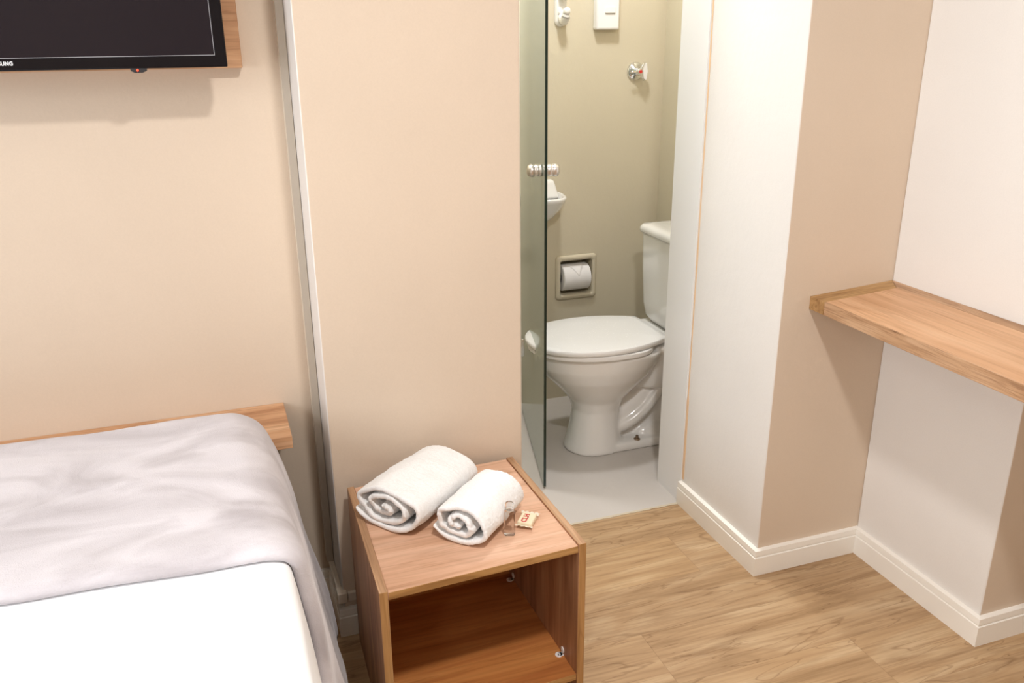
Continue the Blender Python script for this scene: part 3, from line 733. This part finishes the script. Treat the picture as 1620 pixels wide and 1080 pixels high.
# lid tapers towards the hinges at the back
def lidring(g, z, n=60):
    out = []
    x0, cx, x1, hw = .952, 1.17, 1.418, .188
    for k in range(n):
        a = 2*PI*k/n; c, s_ = math.cos(a), math.sin(a)
        if c < 0: x = cx+(cx-x0)*c; y = hw*s_
        else:
            x = cx+(x1-cx)*abs(c)**.55; f = (x-cx)/(x1-cx); wmax = hw*(1-.42*f**1.9)
            y = math.copysign(min(abs(s_)**.55*hw, wmax) if abs(s_) > .02 else 0, s_) if abs(s_) > .02 else 0
            y = math.copysign(wmax*min(1, abs(s_)/.35 if c > .93 else 1)*(abs(s_)**.0 if True else 1), s_) if c > .25 else math.copysign(hw*(abs(s_)**1.0), s_)
            if c > .25: y = math.copysign(min(abs(y), wmax), s_)
        out.append(Vector((x*(1-g)+1.18*g, TY+y*(1-g), z)))
    return out
def lid_outline(g, z):
    """hand-shaped outline: pointed-oval front, straight taper to the hinges"""
    half = [(.952, 0), (.956, .040), (.972, .082), (1.005, .122), (1.055, .156), (1.115, .177), (1.180, .186), (1.250, .183), (1.315, .167), (1.365, .147), (1.405, .128), (1.416, .110), (1.418, .060), (1.418, 0)]
    sm_ = crom([(p[0], p[1], 0) for p in half], 4)
    pts = [(p.x, p.y) for p in sm_] + [(p.x, -p.y) for p in sm_[-2:0:-1]]
    return [Vector((1.19+(x-1.19)*(1-g), TY+y*(1-g), z)) for x, y in pts]
bm = bmesh.new(); loft(bm, [lid_outline(.012, .4095), lid_outline(0, .4120), lid_outline(0, .4220), lid_outline(.012, .4262), lid_outline(.10, .4290), lid_outline(.4, .4315), lid_outline(.9, .4325)])
bmesh.ops.recalc_face_normals(bm, faces=bm.faces)
lid = link('lid', bm, SEATP, tl, smooth=True)
try: lid.data.set_sharp_from_angle(angle=math.radians(50))
except Exception: pass
for sg in (-1, 1):
    link('seat_hinge', B((1.385, TY+sg*.075-.016, .398), (1.425, TY+sg*.075+.016, .416)), SEATP, tl, bevel=.004, seg=3)
# cistern
def rrect(x0, x1, hw, z, r, n=6):
    out = []
    for cx, cy, a0 in ((x1-r, hw-r, 0), (x0+r, hw-r, PI/2), (x0+r, -hw+r, PI), (x1-r, -hw+r, 3*PI/2)):
        for k in range(n+1):
            a = a0+PI/2*k/n; out.append(Vector((cx+r*math.cos(a), TY+cy+r*math.sin(a), z)))
    return out
bm = bmesh.new(); loft(bm, [rrect(1.478, 1.645, .150, .400, .05), rrect(1.462, 1.650, .166, .425, .045), rrect(1.456, 1.652, .172, .47, .04), rrect(1.452, 1.655, .178, .6, .035), rrect(1.450, 1.655, .181, .7265, .035)])
link('cistern', bm, CERAMIC, tl, bevel=.006, seg=3)
bm = bmesh.new(); loft(bm, [rrect(1.444, 1.657, .187, .7290, .035), rrect(1.441, 1.657, .190, .733, .036), rrect(1.441, 1.657, .190, .746, .036), rrect(1.448, 1.657, .183, .7555, .034), rrect(1.47, 1.64, .16, .7585, .03)])
link('cistern_lid', bm, CERAMIC, tl, smooth=True)
bm = bmesh.new(); lathe(bm, [(.022, .7575), (.022, .763), (.018, .765), (.001, .765)], Matrix.Translation((1.55, TY, 0)), 24); link('flush_button', bm, CHROME, tl)
for sg in (-1, 1):
    bm = bmesh.new(); M = Matrix.Translation((1.338, TY+sg*.074, .0290))
    lathe(bm, [(.001, 0), (.0115, 0), (.0120, .004), (.0085, .007), (.0055, .008), (.0055, .016), (.003, .018), (.001, .018)], M, 20); link('floor_bolt', bm, BRONZE, tl, smooth=False)['label'] = 'bronze floor bolt'

# ------------------------------------------------------------------ hand basin
bs = thing('hand_basin', 'small white ceramic hand basin beside the glass door', 'basin', (1.14, BY, .85))
def dring(x0, x1, yf, z, n=28):
    """D-shape: flat against the back wall, rounded towards the room"""
    cx, hw = (x0+x1)/2, (x1-x0)/2; out = [Vector((x0, BY-.0008, z))]
    for k in range(n+1):
        a = PI+PI*k/n; c, s_ = math.cos(a), math.sin(a)
        out.append(Vector((cx+hw*math.copysign(abs(c)**.8, c), BY-.03+(BY-.03-yf)*s_*1.0 if True else 0, z)))
    out.append(Vector((x1, BY-.0008, z))); return out
bm = bmesh.new()
loft(bm, [dring(1.115, 1.175, 2.955, .735), dring(1.098, 1.200, 2.915, .760), dring(1.086, 1.224, 2.875, .795), dring(1.082, 1.236, 2.850, .825), dring(1.080, 1.240, 2.842, .838), dring(1.086, 1.234, 2.850, .843),
          dring(1.094, 1.226, 2.858, .840), dring(1.100, 1.218, 2.870, .815), dring(1.112, 1.200, 2.905, .785)])
bmesh.ops.recalc_face_normals(bm, faces=bm.faces)
link('bowl', bm, CERAMIC, bs, smooth=True)
bm = bmesh.new(); box(bm, (1.086, BY-.052, .825), (1.224, BY-.0008, .893))
for v in bm.verts:
    if v.co.z > .88: v.co.x = 1.155+(v.co.x-1.155)*.78; v.co.y = BY-.0008+(v.co.y-BY+.0008)*.6
link('rear_ledge', bm, CERAMIC, bs, bevel=.012, seg=4)

# ------------------------------------------------------------------ paper holder and roll
ph = thing('paper_holder', 'beige ceramic recessed holder in the bathroom wall', 'toilet paper holder', ((HX0+HX1)/2, BY, HZ0))
def rr2(x0, x1, z0, z1, r, y, n=6):
    out = []
    for cx, cz, a0 in ((x1-r, z1-r, 0), (x0+r, z1-r, PI/2), (x0+r, z0+r, PI), (x1-r, z0+r, 3*PI/2)):
        for k in range(n+1):
            a = a0+PI/2*k/n; out.append(Vector((cx+r*math.cos(a), y, cz+r*math.sin(a))))
    return out
bm = bmesh.new(); ox0, ox1, oz0, oz1 = 1.2290, 1.3985, .4165, .5930
loft(bm, [rr2(ox0, ox1, oz0, oz1, .014, BY-.0006), rr2(ox0+.001, ox1-.001, oz0+.001, oz1-.001, .014, BY-.006), rr2(ox0+.006, ox1-.006, oz0+.006, oz1-.006, .012, BY-.011), rr2(ox0+.014, ox1-.014, oz0+.014, oz1-.014, .011, BY-.012),
          rr2(HX0+.0085, HX1-.0085, HZ0+.008, HZ1-.0095, .010, BY-.008), rr2(HX0+.009, HX1-.009, HZ0+.009, HZ1-.010, .010, BY+.0), rr2(HX0+.010, HX1-.010, HZ0+.010, HZ1-.011, .012, BY+.090)], cap=False)
bm.faces.new([v for v in bm.verts][-28:])
bmesh.ops.recalc_face_normals(bm, faces=bm.faces)
for f in bm.faces: f.normal_flip() if False else None
o = link('recess', bm, CERAMIC_B, ph, smooth=True); sd = o.modifiers.new('t', 'SOLIDIFY'); sd.thickness = .001; sd.offset = -1
try: o.data.set_sharp_from_angle(angle=math.radians(60))
except Exception: pass
bm = bmesh.new(); tube(bm, [(HX0+.0095, BY+.020, .502), (HX1-.0095, BY+.020, .502)], .0065, 16); link('spindle', bm, CERAMIC, ph)
RC = Vector((0, BY+.020, .500)); RR = .0520; rx0, rx1 = 1.2560, 1.3690
tr = thing('toilet_roll', 'white toilet roll with a folded point in the recessed holder', 'toilet paper', (1.317, BY, .496))
bm = bmesh.new(); lathe(bm, [(.019, 0), (RR-.003, 0), (RR, .003), (RR, rx1-rx0-.003), (RR-.003, rx1-rx0), (.019, rx1-rx0), (.019, 0)], dirmat((rx0, RC.y, RC.z), (1, 0, 0)), 56)
link('paper', bm, PAPER, tr, bevel=.001)
bm = bmesh.new(); lathe(bm, [(.0175, .001), (.0188, .001), (.0188, rx1-rx0-.001), (.0175, rx1-rx0-.001), (.0175, .001)], dirmat((rx0, RC.y, RC.z), (1, 0, 0)), 32); link('core', bm, CARD, tr)
bm = bmesh.new(); rows = []; nr = 14   # folded point wrapped on the roll's front
for i in range(nr+1):
    f = i/nr; a = math.radians(108 - 92*f); hw = (rx1-rx0)/2*(1-f)*.96+.0006; r = RR+.0012
    rows.append([bm.verts.new(((rx0+rx1)/2+.003*f + hw*q, RC.y - r*math.cos(math.radians(90)-a+PI/2-PI/2)*1.0 if False else RC.y - r*math.sin(PI/2-(a-PI/2)) if False else RC.y - r*math.cos(a-math.radians(0)) , RC.z + r*math.sin(a))) for q in (-1, -.5, 0, .5, 1)])
for i in range(nr):
    for k in range(4): bm.faces.new((rows[i][k], rows[i][k+1], rows[i+1][k+1], rows[i+1][k]))
bmesh.ops.recalc_face_normals(bm, faces=bm.faces)
o = link('folded_point', bm, PAPER, tr, smooth=True); o.modifiers.new('t', 'SOLIDIFY').thickness = .0009

# ------------------------------------------------------------------ shower valve
sv = thing('shower_valve', 'chrome shower valve handle on the bathroom wall', 'tap', (1.55, BY, 1.268))
VC = Vector((1.540, BY-.0005, 1.2675))
bm = bmesh.new(); lathe(bm, [(.001, 0), (.033, 0), (.033, .004), (.028, .010), (.014, .014), (.012, .030), (.011, .030), (.001, .030)], dirmat(VC, (0, -1, 0)), 40); link('escutcheon', bm, CHROME, sv, smooth=True)
bm = bmesh.new()
for k, a in enumerate((62, 300, 182)):
    a = math.radians(a); c = VC+Vector((0, -.036, 0)); tip = c+Vector((math.cos(a)*.036, -.002, math.sin(a)*.036))
    tube(bm, [c, (c+tip)/2, tip], [.005, .0034, .0042], 12)
lathe(bm, [(.001, .029), (.0115, .029), (.0125, .034), (.0125, .043), (.010, .045), (.001, .045)], dirmat(VC, (0, -1, 0)), 28)
link('cross_handle', bm, CHROME, sv, smooth=True)
bm = bmesh.new(); lathe(bm, [(.0062, .0452), (.0062, .0475), (.001, .0482)], dirmat(VC, (0, -1, 0)), 20); link('hot_mark', bm, RED, sv)['label'] = 'red hot-water mark'
bm = bmesh.new(); prism(bm, [(0, -.026), (.011, -.030), (.016, 0), (.011, .030), (0, .026), (-.004, 0)], 0, .003); bm.transform(dirmat(VC+Vector((.018, -.034, 0)), (0, -1, 0), (1, 0, 0)))
link('clear_grip', bm, PLASTIC, sv, bevel=.001)

# ------------------------------------------------------------------ soap dispenser
sdp = thing('soap_dispenser', 'tall flat white dispenser on the bathroom wall above the roll', 'dispenser', (1.41, BY, 1.41))
bm = bmesh.new()
for v in box(bm, (1.3640, BY-.034, 1.4125), (1.4560, BY-.0006, 1.640)):
    pass
bm.verts.ensure_lookup_table()
for v in bm.verts:
    if v.co.y < BY-.02: v.co.x = 1.410+(v.co.x-1.410)*.96
link('casing', bm, PLASTIC, sdp, bevel=.007, seg=4)
link('push_tab', B((1.395, BY-.0375, 1.4675), (1.4360, BY-.033, 1.4900)), PLASTIC, sdp, bevel=.0025, seg=3)
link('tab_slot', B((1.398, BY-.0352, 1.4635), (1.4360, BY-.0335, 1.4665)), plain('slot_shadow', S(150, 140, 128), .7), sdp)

# ------------------------------------------------------------------ robe hook
rh = thing('robe_hook', 'white ceramic double robe hook on the bathroom wall', 'hook', (1.245, BY, 1.42))
bm = bmesh.new(); loft(bm, [rr2(1.216, 1.262, 1.424, 1.585, .020, BY-.0006), rr2(1.217, 1.261, 1.425, 1.584, .020, BY-.008), rr2(1.223, 1.255, 1.432, 1.577, .015, BY-.014)])
link('back_plate', bm, CERAMIC, rh, bevel=.003, seg=3)
for z in (1.447, 1.527):
    bm = bmesh.new(); tube(bm, crom([(1.240, BY-.006, z+.040), (1.240, BY-.016, z+.012), (1.240, BY-.030, z-.002), (1.240, BY-.046, z+.006), (1.240, BY-.055, z+.024), (1.240, BY-.066, z+.036)], 5), [.016]*6+[.0165]*6+[.0155]*6+[.0130]*5+[.0105, .009, .005], 18)
    link('hook', bm, CERAMIC, rh, smooth=True)
